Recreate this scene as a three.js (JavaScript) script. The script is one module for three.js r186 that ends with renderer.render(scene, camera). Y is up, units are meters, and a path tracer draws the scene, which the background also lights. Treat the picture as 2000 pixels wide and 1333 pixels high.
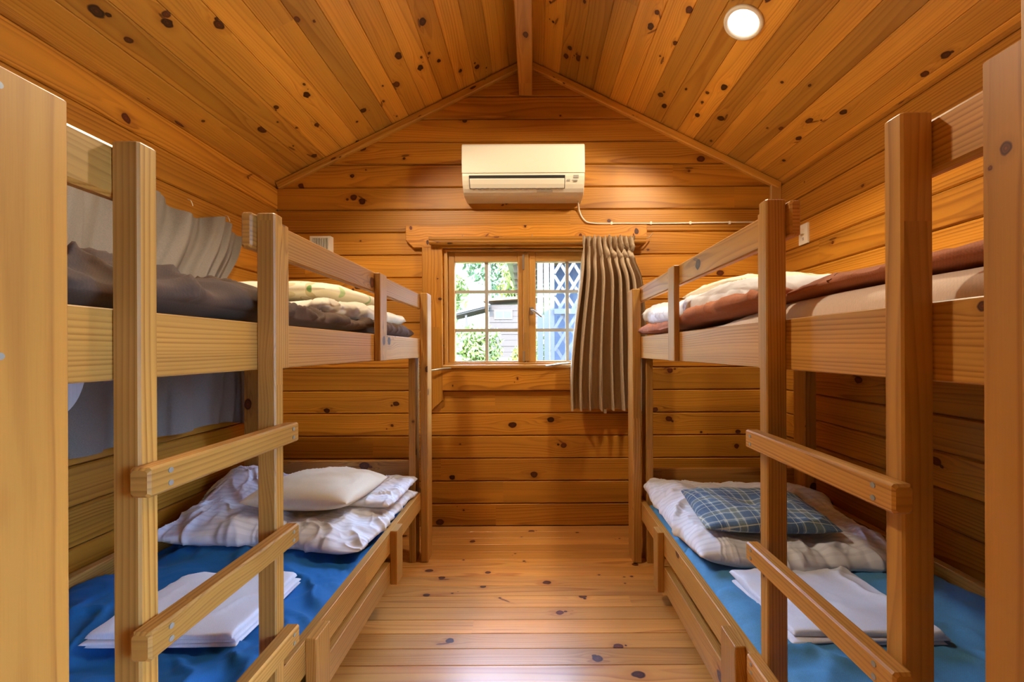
import * as THREE from 'three';
import { mergeGeometries, mergeVertices } from 'three/addons/utils/BufferGeometryUtils.js';

// ------------------------------------------------------------------ camera, sky, sun, exposure
const scene = new THREE.Scene();
const renderer = new THREE.WebGLRenderer({ antialias: true });
renderer.toneMapping = THREE.LinearToneMapping;
renderer.toneMappingExposure = 1.15;
renderer.shadowMap.enabled = true;

const EYE = 1.17;
const camera = new THREE.PerspectiveCamera(2 * Math.atan(666.5 / 800) * 180 / Math.PI, 2000 / 1333, 0.03, 300);
camera.position.set(0, EYE, 0);
camera.rotation.set(0, 0, -0.0045);
camera.setViewOffset(2000, 1333, -40, -16.5, 2000, 1333);   // shifted lens: verticals stay upright

scene.background = new THREE.Color().setRGB(0.38, 0.62, 1.0);
scene.backgroundIntensity = 50.0;

const sun = new THREE.DirectionalLight(new THREE.Color().setRGB(1.0, 0.95, 0.80), 24);
sun.position.set(-4, 13, 12);
sun.target.position.set(0, 0, 0);
sun.castShadow = true;
Object.assign(sun.shadow.camera, { left: -30, right: 30, top: 30, bottom: -30, near: 0.1, far: 80 });
scene.add(sun, sun.target);

const LAMP = { color: new THREE.Color().setRGB(1.0, 0.86, 0.62), candela: 6.9, cone: 1.33, soft: 0.2 };

// ------------------------------------------------------------------ small tools
function rng(seed) { let s = seed >>> 0; return () => { s = (s + 0x6d2b79f5) | 0; let t = Math.imul(s ^ (s >>> 15), 1 | s); t = (t + Math.imul(t ^ (t >>> 7), 61 | t)) ^ t; return ((t ^ (t >>> 14)) >>> 0) / 4294967296; }; }
const TAB = new Float32Array(65536); { const r = rng(77); for (let i = 0; i < 65536; i++) TAB[i] = r(); }
function noise(x, y) {                                        // value noise 0..1
  const xi = Math.floor(x), yi = Math.floor(y); let fx = x - xi, fy = y - yi;
  fx = fx * fx * (3 - 2 * fx); fy = fy * fy * (3 - 2 * fy);
  const h = (a, b) => TAB[(Math.imul(a, 374761393) + Math.imul(b, 668265263) >>> 7) & 65535];
  const a = h(xi, yi), b = h(xi + 1, yi), c = h(xi, yi + 1), d = h(xi + 1, yi + 1);
  return a + (b - a) * fx + (c - a + (a - b - c + d) * fx) * fy;
}
const fbm = (x, y) => noise(x, y) * 0.55 + noise(x * 2.1 + 7, y * 2.1 + 3) * 0.3 + noise(x * 4.3 + 1, y * 4.3 + 9) * 0.15;
const clamp = (v, a = 0, b = 1) => Math.min(b, Math.max(a, v));
const sstep = (a, b, v) => { const t = clamp((v - a) / (b - a)); return t * t * (3 - 2 * t); };
const mix = (a, b, t) => a + (b - a) * t;
const used = {};
function numbered(name) { const n = used[name] = (used[name] ?? -1) + 1; return n ? `${name}_${String(n).padStart(3, '0')}` : name; }

function thing(name, label, category, pos = [0, 0, 0], group) {
  const g = new THREE.Group(); g.name = numbered(name); g.position.set(...pos); scene.add(g);
  g.userData = { label, category }; if (group) g.userData.group = group;
  return g;
}
function structure(name, label, pos = [0, 0, 0]) {
  const g = new THREE.Group(); g.name = name; g.position.set(...pos); scene.add(g);
  g.userData = { kind: 'structure', label, category: name.split('_')[0] };
  return g;
}
// part(): geometry is given in room coordinates and moved into its owner's frame
function part(owner, name, geo, mat, label) {
  const m = new THREE.Mesh(geo, mat); m.name = name; m.castShadow = m.receiveShadow = true;
  let root = owner; while (root.parent && root.parent !== scene) root = root.parent;
  geo.translate(-root.position.x, -root.position.y, -root.position.z);
  if (label) m.userData.label = label;
  owner.add(m); return m;
}
function single(name, geo, mat, label, category, pos, group) {  // a thing of one mesh
  const m = new THREE.Mesh(geo, mat); m.name = numbered(name); m.castShadow = m.receiveShadow = true;
  geo.translate(-pos[0], -pos[1], -pos[2]); m.position.set(...pos); scene.add(m);
  m.userData = { label, category }; if (group) m.userData.group = group;
  return m;
}

// ------------------------------------------------------------------ wood
// An atlas of boards: each row is one board face, length along u.
function woodAtlas({ W, H, rows, len, rowM, light, dark, knot, knots, seed, ring = 0.0085, contrast = 0.75, tone = 0.16 }) {
  const r = rng(seed), data = new Uint8Array(W * H * 4), ph = H / rows;
  for (let row = 0; row < rows; row++) {
    const ks = [], n = Math.round(knots * len * (0.7 + 0.6 * r()));
    for (let i = 0; i < n; i++) {
      const big = r() < 0.62, a = big ? 0.0105 + 0.0095 * r() : 0.0045 + 0.004 * r();
      const k = { x: r() * len, y: (0.1 + 0.8 * r()) * rowM, a: a * (1.05 + 0.55 * r()), b: a, s: r() * 90 };
      ks.push(k);
      if (r() < 0.35) ks.push({ x: k.x + (r() - 0.5) * 0.09, y: clamp(k.y + (r() - 0.5) * 0.05, 0.01, rowM - 0.01), a: a * 0.5, b: a * 0.42, s: r() * 90 });
      if (r() < 0.22) ks.push({ x: k.x + (r() - 0.5) * 0.05, y: k.y + 0.018, a: 0.030, b: 0.006, s: r() * 90, spike: (r() - 0.5) * 1.4 });
    }
    const yc = (r() * 1.6 - 0.3) * rowM, d0 = 0.01 + 0.05 * r(), sx = r() * 500, tn = 1 - tone * (r() - 0.45), warm = (r() - 0.5) * 0.07;
    const bins = []; for (const k of ks) for (let b = Math.floor((k.x - 0.22) / 0.1); b <= Math.floor((k.x + 0.22) / 0.1); b++) (bins[b] ??= []).push(k);
    for (let px = 0; px < W; px++) {
      const x = px / W * len, dd = d0 + 0.05 * noise(x * 0.55 + sx, 3.3 + row) + 0.014 * noise(x * 2.3 + sx, 8.1), near = bins[Math.floor(x / 0.1)];
      const wob = (noise(x * 0.9 + sx, row * 7.7) - 0.5) * 0.03;
      for (let py = 0; py < ph; py++) {
        const y = (py + 0.5) / ph * rowM;
        let push = 0, k0 = 0.8, kk = 0, halo = 0, core = 0;
        if (near) for (const k of near) {
          let dx = x - k.x, dy = y - k.y;
          if (k.spike) { dy += dx * k.spike; }
          if (!k.spike) push += Math.sign(dy) * k.b * 1.5 * Math.exp(-(dx * dx) / (k.a * k.a * 18) - (dy * dy) / (k.b * k.b * 9)) * (1 - Math.exp(-(dy * dy) / (k.b * k.b * 0.5)));
          const q = Math.hypot(dx / k.a, dy / k.b) * (0.86 + 0.3 * noise(Math.atan2(dy, dx) * 1.3 + k.s, k.s));
          if (q < 1.05) { kk = Math.max(kk, sstep(1.05, 0.8, q) * (k.spike ? 0.55 : 1)); core = Math.max(core, 1 - q); k0 = 0.65 + 0.5 * (k.s % 1); }
          if (q < 2.6) halo = Math.max(halo, sstep(2.6, 1.0, q));
        }
        const yy = y - yc - push + wob + (noise(x * 5 + sx, y * 40) - 0.5) * 0.003;
        const rr = Math.sqrt(yy * yy + dd * dd) / ring + 1.6 * noise(yy * 26 + sx, row * 5.3 + x * 0.25) + 0.5 * noise(x * 1.1 + sx, y * 60 + row), f = rr - Math.floor(rr);
        const band = 0.35 + 0.85 * TAB[(Math.floor(rr) * 7919 + row * 131 + seed) & 65535];
        let late = f < 0.86 ? Math.pow(f / 0.86, 2.6) : 1 - (f - 0.86) / 0.14;
        const fib = noise(x * 22 + sx, y * 1500) - 0.5, blot = fbm(x * 1.4 + sx, y * 16 + row * 3) - 0.5;
        let t = clamp(late * band * contrast * (0.55 + 0.6 * noise(x * 0.8 + sx, y * 22)) + fib * 0.16 + halo * 0.22);
        const m = tn * (1 + blot * 0.2);
        let c0 = mix(light[0], dark[0], t) * m * (1 + warm * 0.4), c1 = mix(light[1], dark[1], t) * m, c2 = mix(light[2], dark[2], t) * m * (1 - warm);
        if (kk > 0) {
          const kr = k0 + 0.34 * Math.sin(core * 16) * 0.5 + core * 0.5;
          c0 = mix(c0, knot[0] * kr, kk); c1 = mix(c1, knot[1] * kr, kk); c2 = mix(c2, knot[2] * kr, kk);
        }
        const o = ((row * ph + py) * W + px) * 4;
        data[o] = clamp(c0, 0, 255); data[o + 1] = clamp(c1, 0, 255); data[o + 2] = clamp(c2, 0, 255); data[o + 3] = 255;
      }
    }
  }
  const t = new THREE.DataTexture(data, W, H, THREE.RGBAFormat);
  t.colorSpace = THREE.SRGBColorSpace; t.wrapS = t.wrapT = THREE.RepeatWrapping; t.magFilter = THREE.LinearFilter; t.minFilter = THREE.LinearMipmapLinearFilter; t.generateMipmaps = true; t.needsUpdate = true;
  return { tex: t, rows, len, rowM };
}
const HONEY = { light: [202, 135, 42], dark: [148, 86, 18], knot: [70, 30, 10] };
const wallWood = [11, 23].map((seed) => woodAtlas({ W: 2048, H: 1024, rows: 8, len: 4.2, rowM: 0.15, ...HONEY, knots: 1.35, seed, ring: 0.011, contrast: 0.85, tone: 0.24 }));
const ceilWood = [31, 47].map((seed) => woodAtlas({ W: 2048, H: 1024, rows: 8, len: 4.2, rowM: 0.125, light: [210, 150, 58], dark: [164, 102, 30], knot: [68, 34, 14], knots: 2.5, seed, ring: 0.009, contrast: 0.65, tone: 0.26 }));
const floorWood = [61, 67].map((seed) => woodAtlas({ W: 2048, H: 1024, rows: 8, len: 4.2, rowM: 0.1, light: [212, 152, 80], dark: [172, 106, 46], knot: [70, 32, 24], knots: 1.3, seed, ring: 0.010, contrast: 0.65, tone: 0.28 }));
const bedWood = [83, 97].map((seed) => woodAtlas({ W: 2048, H: 1024, rows: 8, len: 2.3, rowM: 0.125, light: [190, 138, 66], dark: [140, 89, 33], knot: [80, 40, 18], knots: 0.8, seed, ring: 0.0062, contrast: 0.8, tone: 0.16 }));
const wideWood = [woodAtlas({ W: 2048, H: 1024, rows: 2, len: 2.3, rowM: 0.30, light: [196, 137, 62], dark: [150, 92, 36], knot: [92, 48, 26], knots: 3.4, seed: 103, ring: 0.016, contrast: 0.75, tone: 0.05 })];
const woodMat = (a, o = {}) => a.map((w) => { const m = new THREE.MeshPhysicalMaterial({ map: w.tex, roughness: 0.46, ...o }); m.userData = {}; return Object.assign(m, { atlas: w }); });
const M = {
  wall: woodMat(wallWood, { roughness: 0.45, specularIntensity: 0.7 }),
  ceil: woodMat(ceilWood, { roughness: 0.42, specularIntensity: 0.8 }),
  floor: woodMat(floorWood, { roughness: 0.40, clearcoat: 1, clearcoatRoughness: 0.26 }),
  bed: woodMat(bedWood, { roughness: 0.45 }),
  wide: woodMat(wideWood, { roughness: 0.45 }),
};
const std = (hex, roughness = 0.7, o = {}) => new THREE.MeshPhysicalMaterial({ color: hex, roughness, ...o });
M.rough = std('#8d6a42', 0.9); M.slat = std('#a98356', 0.8);
M.screw = std('#a9aaa8', 0.55, { metalness: 0.6 }); M.steel = std('#c4c3c0', 0.28, { metalness: 0.85 });
M.plastic = std('#e2d9c6', 0.38); M.plasticGap = std('#1d1b18', 0.7); M.grey = std('#9b968c', 0.4);
M.outlet = std('#f1ece0', 0.4); M.cable = std('#e6dccb', 0.5);
M.glass = new THREE.MeshPhysicalMaterial({ color: '#ffffff', transmission: 1, thickness: 0, roughness: 0, ior: 1.5 });
M.muntin = std('#b0a99c', 0.5);

const pick = rng(4242);
// a straight prism: profile points (v across, d outward) swept along a, ends may follow v
function sweep(profile, a0, a1, { o, A, V, D }, atlas, vSpan) {
  const row = Math.floor(pick() * atlas.rows), off = pick() * atlas.len, P = [], U = [], n = profile.length;
  const put = (a, [v, d]) => { P.push(o[0] + A[0] * a + V[0] * v + D[0] * d, o[1] + A[1] * a + V[1] * v + D[1] * d, o[2] + A[2] * a + V[2] * v + D[2] * d); U.push((a + off) / atlas.len, (row + 0.04 + 0.92 * clamp(v / vSpan)) / atlas.rows); };
  const det = new THREE.Vector3(...A).dot(new THREE.Vector3(...V).cross(new THREE.Vector3(...D)));
  const tri = (...q) => { const s = det > 0 ? q : [q[0], q[2], q[1]]; for (const [a, p] of s) put(a, p); };
  for (let i = 0; i < n; i++) {                               // profile is counter-clockwise seen from +A
    const p = profile[i], q = profile[(i + 1) % n], p0 = [a0(p[0]), p], p1 = [a1(p[0]), p], q0 = [a0(q[0]), q], q1 = [a1(q[0]), q];
    tri(p0, q0, q1); tri(p0, q1, p1);
  }
  for (let i = 1; i < n - 1; i++) {
    tri([a1(profile[0][0]), profile[0]], [a1(profile[i][0]), profile[i]], [a1(profile[i + 1][0]), profile[i + 1]]);
    tri([a0(profile[0][0]), profile[0]], [a0(profile[i + 1][0]), profile[i + 1]], [a0(profile[i][0]), profile[i]]);
  }
  const g = new THREE.BufferGeometry();
  g.setAttribute('position', new THREE.Float32BufferAttribute(P, 3)); g.setAttribute('uv', new THREE.Float32BufferAttribute(U, 2));
  g.computeVertexNormals(); return g;
}
const boardProfile = (w, c, t, cd = c) => [[0, -t], [w, -t], [w, -cd], [w - c, 0], [c, 0], [0, -cd]].reverse();
function board(owner, mats, w, a0, a1, frame, { c = 0.007, t = 0.03, cd, gap = 0, name = 'plank' } = {}) {
  const m = mats[Math.floor(pick() * mats.length)], f = (q) => (typeof q === 'function' ? q : () => q);
  return part(owner, name, sweep(boardProfile(w - gap, c, t, cd), f(a0), f(a1), frame, m.atlas, w), m);
}
// an axis-aligned squared timber with eased edges; grain along its longest side unless told
function timber(min, max, atlas, { c = 0.003, axis, round = 0 } = {}) {
  const s = [max[0] - min[0], max[1] - min[1], max[2] - min[2]];
  const ax = axis ?? s.indexOf(Math.max(...s)), v = (ax + 1) % 3, d = (ax + 2) % 3;
  const row = Math.floor(pick() * atlas.rows), off = pick() * atlas.len, P = [], U = [];
  const e = Math.min(c, s[0] / 3, s[1] / 3, s[2] / 3);
  const ringAt = (a, k) => { const v0 = min[v] + k, v1 = max[v] - k, d0 = min[d] + k, d1 = max[d] - k; return [[v0 + e, d0], [v1 - e, d0], [v1, d0 + e], [v1, d1 - e], [v1 - e, d1], [v0 + e, d1], [v0, d1 - e], [v0, d0 + e]].map(([b, g]) => { const p = [0, 0, 0]; p[ax] = a; p[v] = b; p[d] = g; return p; }); };
  const R = [ringAt(min[ax], e), ringAt(min[ax] + e, 0), ringAt(max[ax] - e, 0), ringAt(max[ax], e)];
  const put = (p, side) => {
    P.push(...p);
    const across = side < 4 ? p[v] - min[v] : p[d] - min[d], face = Math.floor(side % 4);
    U.push((p[ax] + off + face * 0.37) / atlas.len, (((row + face) % atlas.rows) + 0.03 + 0.94 * clamp(across / atlas.rowM)) / atlas.rows);
  };
  const faceOf = [0, 0, 5, 5, 2, 2, 7, 7];
  for (let k = 0; k < 3; k++) for (let i = 0; i < 8; i++) {
    const j = (i + 1) % 8, f = faceOf[i], a = R[k][i], b = R[k][j], cc = R[k + 1][j], dd = R[k + 1][i];
    for (const p of [a, b, cc, a, cc, dd]) put(p, f);
  }
  const cap = (ring, flip) => { for (let i = 1; i < 7; i++) for (const p of flip ? [ring[0], ring[i + 1], ring[i]] : [ring[0], ring[i], ring[i + 1]]) { P.push(...p); U.push((off + (p[v] - min[v]) * 0.12) / atlas.len, (row + 0.03 + 0.94 * clamp((p[d] - min[d]) / atlas.rowM)) / atlas.rows); } };
  cap(R[0], true); cap(R[3], false);
  const g = new THREE.BufferGeometry();
  g.setAttribute('position', new THREE.Float32BufferAttribute(P, 3)); g.setAttribute('uv', new THREE.Float32BufferAttribute(U, 2));
  g.computeVertexNormals(); return g;
}
function bar(owner, name, x0, x1, y0, y1, z0, z1, mats = M.bed, o = {}) {
  const m = mats[Math.floor(pick() * mats.length)];
  return part(owner, name, timber([Math.min(x0, x1), Math.min(y0, y1), Math.min(z0, z1)], [Math.max(x0, x1), Math.max(y0, y1), Math.max(z0, z1)], m.atlas, o), m, o.label);
}
function boxGeo(x0, x1, y0, y1, z0, z1) { const g = new THREE.BoxGeometry(Math.abs(x1 - x0), Math.abs(y1 - y0), Math.abs(z1 - z0)); g.translate((x0 + x1) / 2, (y0 + y1) / 2, (z0 + z1) / 2); return g; }
const box = (owner, name, x0, x1, y0, y1, z0, z1, mat, label) => part(owner, name, boxGeo(x0, x1, y0, y1, z0, z1), mat, label);
function tube(points, r, seg = 40, rad = 8) { return new THREE.TubeGeometry(new THREE.CatmullRomCurve3(points.map((p) => new THREE.Vector3(...p))), seg, r, rad); }
function disc(at, normal, r, h, seg = 14) { const g = new THREE.CylinderGeometry(r, r, h, seg); g.applyQuaternion(new THREE.Quaternion().setFromUnitVectors(new THREE.Vector3(0, 1, 0), new THREE.Vector3(...normal).normalize())); g.translate(...at); return g; }

// ------------------------------------------------------------------ room dimensions (metres)
const ZB = -2.713, ZF = 1.1, XL = -1.685, XR = 1.645, XC = -0.035, APEX = 3.093, SL = 0.49;
const roofAt = (x) => APEX - SL * Math.abs(x - XC);
const CA = 1 / Math.hypot(1, SL), SA = SL / Math.hypot(1, SL);
const PITCH = 0.15, WG = { gap: 0.0026, c: 0.006, cd: 0.008 };
const WIN = { x0: -0.583, x1: 0.509, y0: 1.072, y1: 1.835 };            // window in the back wall
const SIDE = { z0: -2.22, z1: -1.25, y0: 1.07, y1: 1.78 };              // window behind the drawn curtain
const DOOR = { z0: 0.05, z1: 0.95, y0: 0, y1: 2.02 };                   // glazed entrance behind the camera, past the partition

// floor
{
  const g = structure('floor', 'varnished knotty pine floorboards running across the aisle', [0, 0, -0.8]);
  box(g, 'subfloor', XL - 0.1, XR + 0.1, -0.12, -0.02, ZB - 0.1, ZF + 0.1, M.rough);
  const w = 0.0855; let z = ZB;
  while (z < ZF) { board(g, M.floor, w, 0, XR - XL, { o: [XL, 0, z], A: [1, 0, 0], V: [0, 0, 1], D: [0, 1, 0] }, { c: 0.0012, t: 0.02, gap: 0.0018 }); z += w; }
}
// back wall with gable
{
  const g = structure('wall_back', 'honey pine plank gable wall holding the window', [0, 0, ZB]);
  const half = (y) => (APEX - y) / SL;
  for (let i = 0; i * PITCH < APEX - 0.03; i++) {
    const y = i * PITCH, w = Math.min(PITCH, APEX - y - 0.004), fr = { o: [0, y, ZB], A: [1, 0, 0], V: [0, 1, 0], D: [0, 0, 1] };
    const l = (v) => Math.max(XL, XC - half(y + v)), r = (v) => Math.min(XR, XC + half(y + v));
    if (y + w > WIN.y0 + 0.001 && y < WIN.y1 - 0.001) { board(g, M.wall, w, l, WIN.x0, fr, WG); board(g, M.wall, w, WIN.x1, r, fr, WG); }
    else board(g, M.wall, w, l, r, fr, WG);
  }
  const sh = new THREE.Shape([[XL - 0.15, -0.12], [XR + 0.15, -0.12], [XR + 0.15, roofAt(XR + 0.15)], [XC, APEX], [XL - 0.15, roofAt(XL - 0.15)]].map((p) => new THREE.Vector2(...p)));
  sh.holes.push(new THREE.Path([[WIN.x0, WIN.y0], [WIN.x0, WIN.y1], [WIN.x1, WIN.y1], [WIN.x1, WIN.y0]].map((p) => new THREE.Vector2(...p))));
  const e = new THREE.ExtrudeGeometry(sh, { depth: 0.1, bevelEnabled: false }); e.translate(0, 0, ZB - 0.125);
  part(g, 'outer_cladding', e, M.rough);
}
// side walls
function sideWall(name, label, x, s, hole) {
  const g = structure(name, label, [x, 0, -0.8]), D = [-s, 0, 0], eave = roofAt(x);
  for (let i = 0; i * PITCH < eave - 0.001; i++) {
    const y = i * PITCH, w = Math.min(PITCH, eave + 0.01 - y), fr = { o: [x, y, 0], A: [0, 0, 1], V: [0, 1, 0], D };
    if (hole && y + w > hole.y0 + 0.001 && y < hole.y1 - 0.001) { board(g, M.wall, w, ZB, hole.z0, fr, WG); board(g, M.wall, w, hole.z1, ZF, fr, WG); }
    else board(g, M.wall, w, ZB, ZF, fr, WG);
  }
  const x0 = x + s * 0.025, x1 = x + s * 0.125, top = eave + 0.03;
  if (!hole) box(g, 'outer_cladding', x0, x1, -0.12, top, ZB, ZF, M.rough);
  else {
    box(g, 'outer_cladding', x0, x1, -0.12, hole.y0, ZB, ZF, M.rough); box(g, 'outer_cladding', x0, x1, hole.y1, top, ZB, ZF, M.rough);
    box(g, 'outer_cladding', x0, x1, hole.y0, hole.y1, ZB, hole.z0, M.rough); box(g, 'outer_cladding', x0, x1, hole.y0, hole.y1, hole.z1, ZF, M.rough);
  }
}
sideWall('wall_left', 'honey pine plank wall with the drooping curtain', XL, -1, SIDE);
sideWall('wall_right', 'honey pine plank wall with the small outlet', XR, 1, DOOR);
// wall behind the camera, and the glazed entrance beside it
{
  const g = structure('wall_front', 'plank end wall facing the window gable', [0, 0, ZF]);
  const half = (y) => (APEX - y) / SL;
  for (let i = 0; i * PITCH < APEX - 0.03; i++) {
    const y = i * PITCH, w = Math.min(PITCH, APEX - y - 0.004), fr = { o: [0, y, ZF], A: [1, 0, 0], V: [0, 1, 0], D: [0, 0, -1] };
    const l = (v) => Math.max(XL, XC - half(y + v)), r = (v) => Math.min(XR, XC + half(y + v));
    board(g, M.wall, w, l, r, fr, WG);
  }
  const sh = new THREE.Shape([[XL - 0.15, -0.12], [XR + 0.15, -0.12], [XR + 0.15, roofAt(XR + 0.15)], [XC, APEX], [XL - 0.15, roofAt(XL - 0.15)]].map((p) => new THREE.Vector2(...p)));
  const e = new THREE.ExtrudeGeometry(sh, { depth: 0.1, bevelEnabled: false }); e.translate(0, 0, ZF + 0.025);
  part(g, 'outer_cladding', e, M.rough);
  const d = structure('door_1', 'glazed wooden entrance door', [XR + 0.06, 0, 0.5]);
  const x0 = XR + 0.04, x1 = XR + 0.08, { z0, z1, y1 } = DOOR;
  bar(d, 'stile', x0, x1, 0.001, y1, z0, z0 + 0.1, M.bed); bar(d, 'stile', x0, x1, 0.001, y1, z1 - 0.1, z1, M.bed);
  bar(d, 'rail', x0, x1, 0.001, 0.2, z0 + 0.1, z1 - 0.1, M.wide); bar(d, 'rail', x0, x1, y1 - 0.11, y1, z0 + 0.1, z1 - 0.1, M.bed);
  box(d, 'pane', x0 + 0.018, x0 + 0.022, 0.2, y1 - 0.11, z0 + 0.1, z1 - 0.1, M.glass);
  part(d, 'handle', tube([[x0 - 0.03, 1, z1 - 0.05], [x0 - 0.04, 1, z1 - 0.11], [x0 - 0.04, 0.995, z1 - 0.16]], 0.008), M.steel);
}
// ceiling
{
  const g = structure('ceiling', 'knotty pine boarded ceiling sloping up to the ridge', [XC, APEX, -0.8]);
  const w = 0.123;
  for (const s of [-1, 1]) {
    const x = s < 0 ? XL : XR, run = Math.abs(x - XC) / CA;
    for (let v = 0; v < run; v += w) {
      const ww = Math.min(w, run - v + 0.02);
      board(g, M.ceil, ww, ZB, ZF, { o: [XC + s * v * CA, APEX - v * SA, 0], A: [0, 0, 1], V: [s * CA, -SA, 0], D: [-s * SA, -CA, 0] }, { c: 0.0035, t: 0.02, cd: 0.0035, gap: 0.0008 });
    }
    const far = run + 0.75, N = [s * SA, CA], P = (v, h) => new THREE.Vector2(XC + s * v * CA + N[0] * h, APEX - v * SA + N[1] * h);
    const e = new THREE.ExtrudeGeometry(new THREE.Shape([P(0, 0.012), P(far, 0.012), P(far, 0.14), P(0, 0.14)]), { depth: ZF - ZB + 1.4, bevelEnabled: false }); e.translate(0, 0, ZB - 0.6);
    part(g, 'roof_deck', e, M.rough);
  }
}
{
  const g = structure('beam_ridge', 'dark ridge beam under the ceiling peak', [XC - 0.005, 2.85, -0.8]);
  bar(g, 'beam', XC - 0.047, XC + 0.041, 2.852, 3.075, ZB + 0.001, ZF, M.wide, { c: 0.004 });
}
for (const s of [-1, 1]) {                                       // rake trims where the gable meets the ceiling
  const x = s < 0 ? XL : XR, run = Math.abs(x - XC) / CA;
  const g = structure(s < 0 ? 'trim_1' : 'trim_2', 'slim sloping trim where gable meets ceiling', [(x + XC) / 2, roofAt((x + XC) / 2), ZB]);
  board(g, M.ceil, 0.046, 0.055, run, { o: [XC - s * 0.05 * SA, APEX - 0.05 * CA - 0.002, ZB + 0.026], A: [s * CA, -SA, 0], V: [s * SA, CA, 0], D: [0, 0, 1] }, { c: 0.006, t: 0.026, name: 'trim_board' });
}
{
  const g = structure('trim_3', 'upright corner board beside the outlet wall', [1.6, 1.1, ZB]);
  bar(g, 'corner_board', 1.575, XR - 0.001, 0.001, roofAt(1.6) - 0.03, ZB, ZB + 0.02, M.bed);
  const p = structure('wall_partition', 'plank partition closing off the bunk alcove', [1.1, 0, -0.4]);
  const e = new THREE.ExtrudeGeometry(new THREE.Shape([[0.56, 0.001], [XR, 0.001], [XR, roofAt(XR) - 0.004], [0.56, roofAt(0.56) - 0.004]].map((q) => new THREE.Vector2(...q))), { depth: 0.06, bevelEnabled: false });
  e.translate(0, 0, -0.42); part(p, 'panel', e, M.slat);
  bar(p, 'jamb', 0.519, 0.56, 0.001, roofAt(0.54) - 0.03, -0.437, -0.34, M.bed, { c: 0.004 });
}

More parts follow.
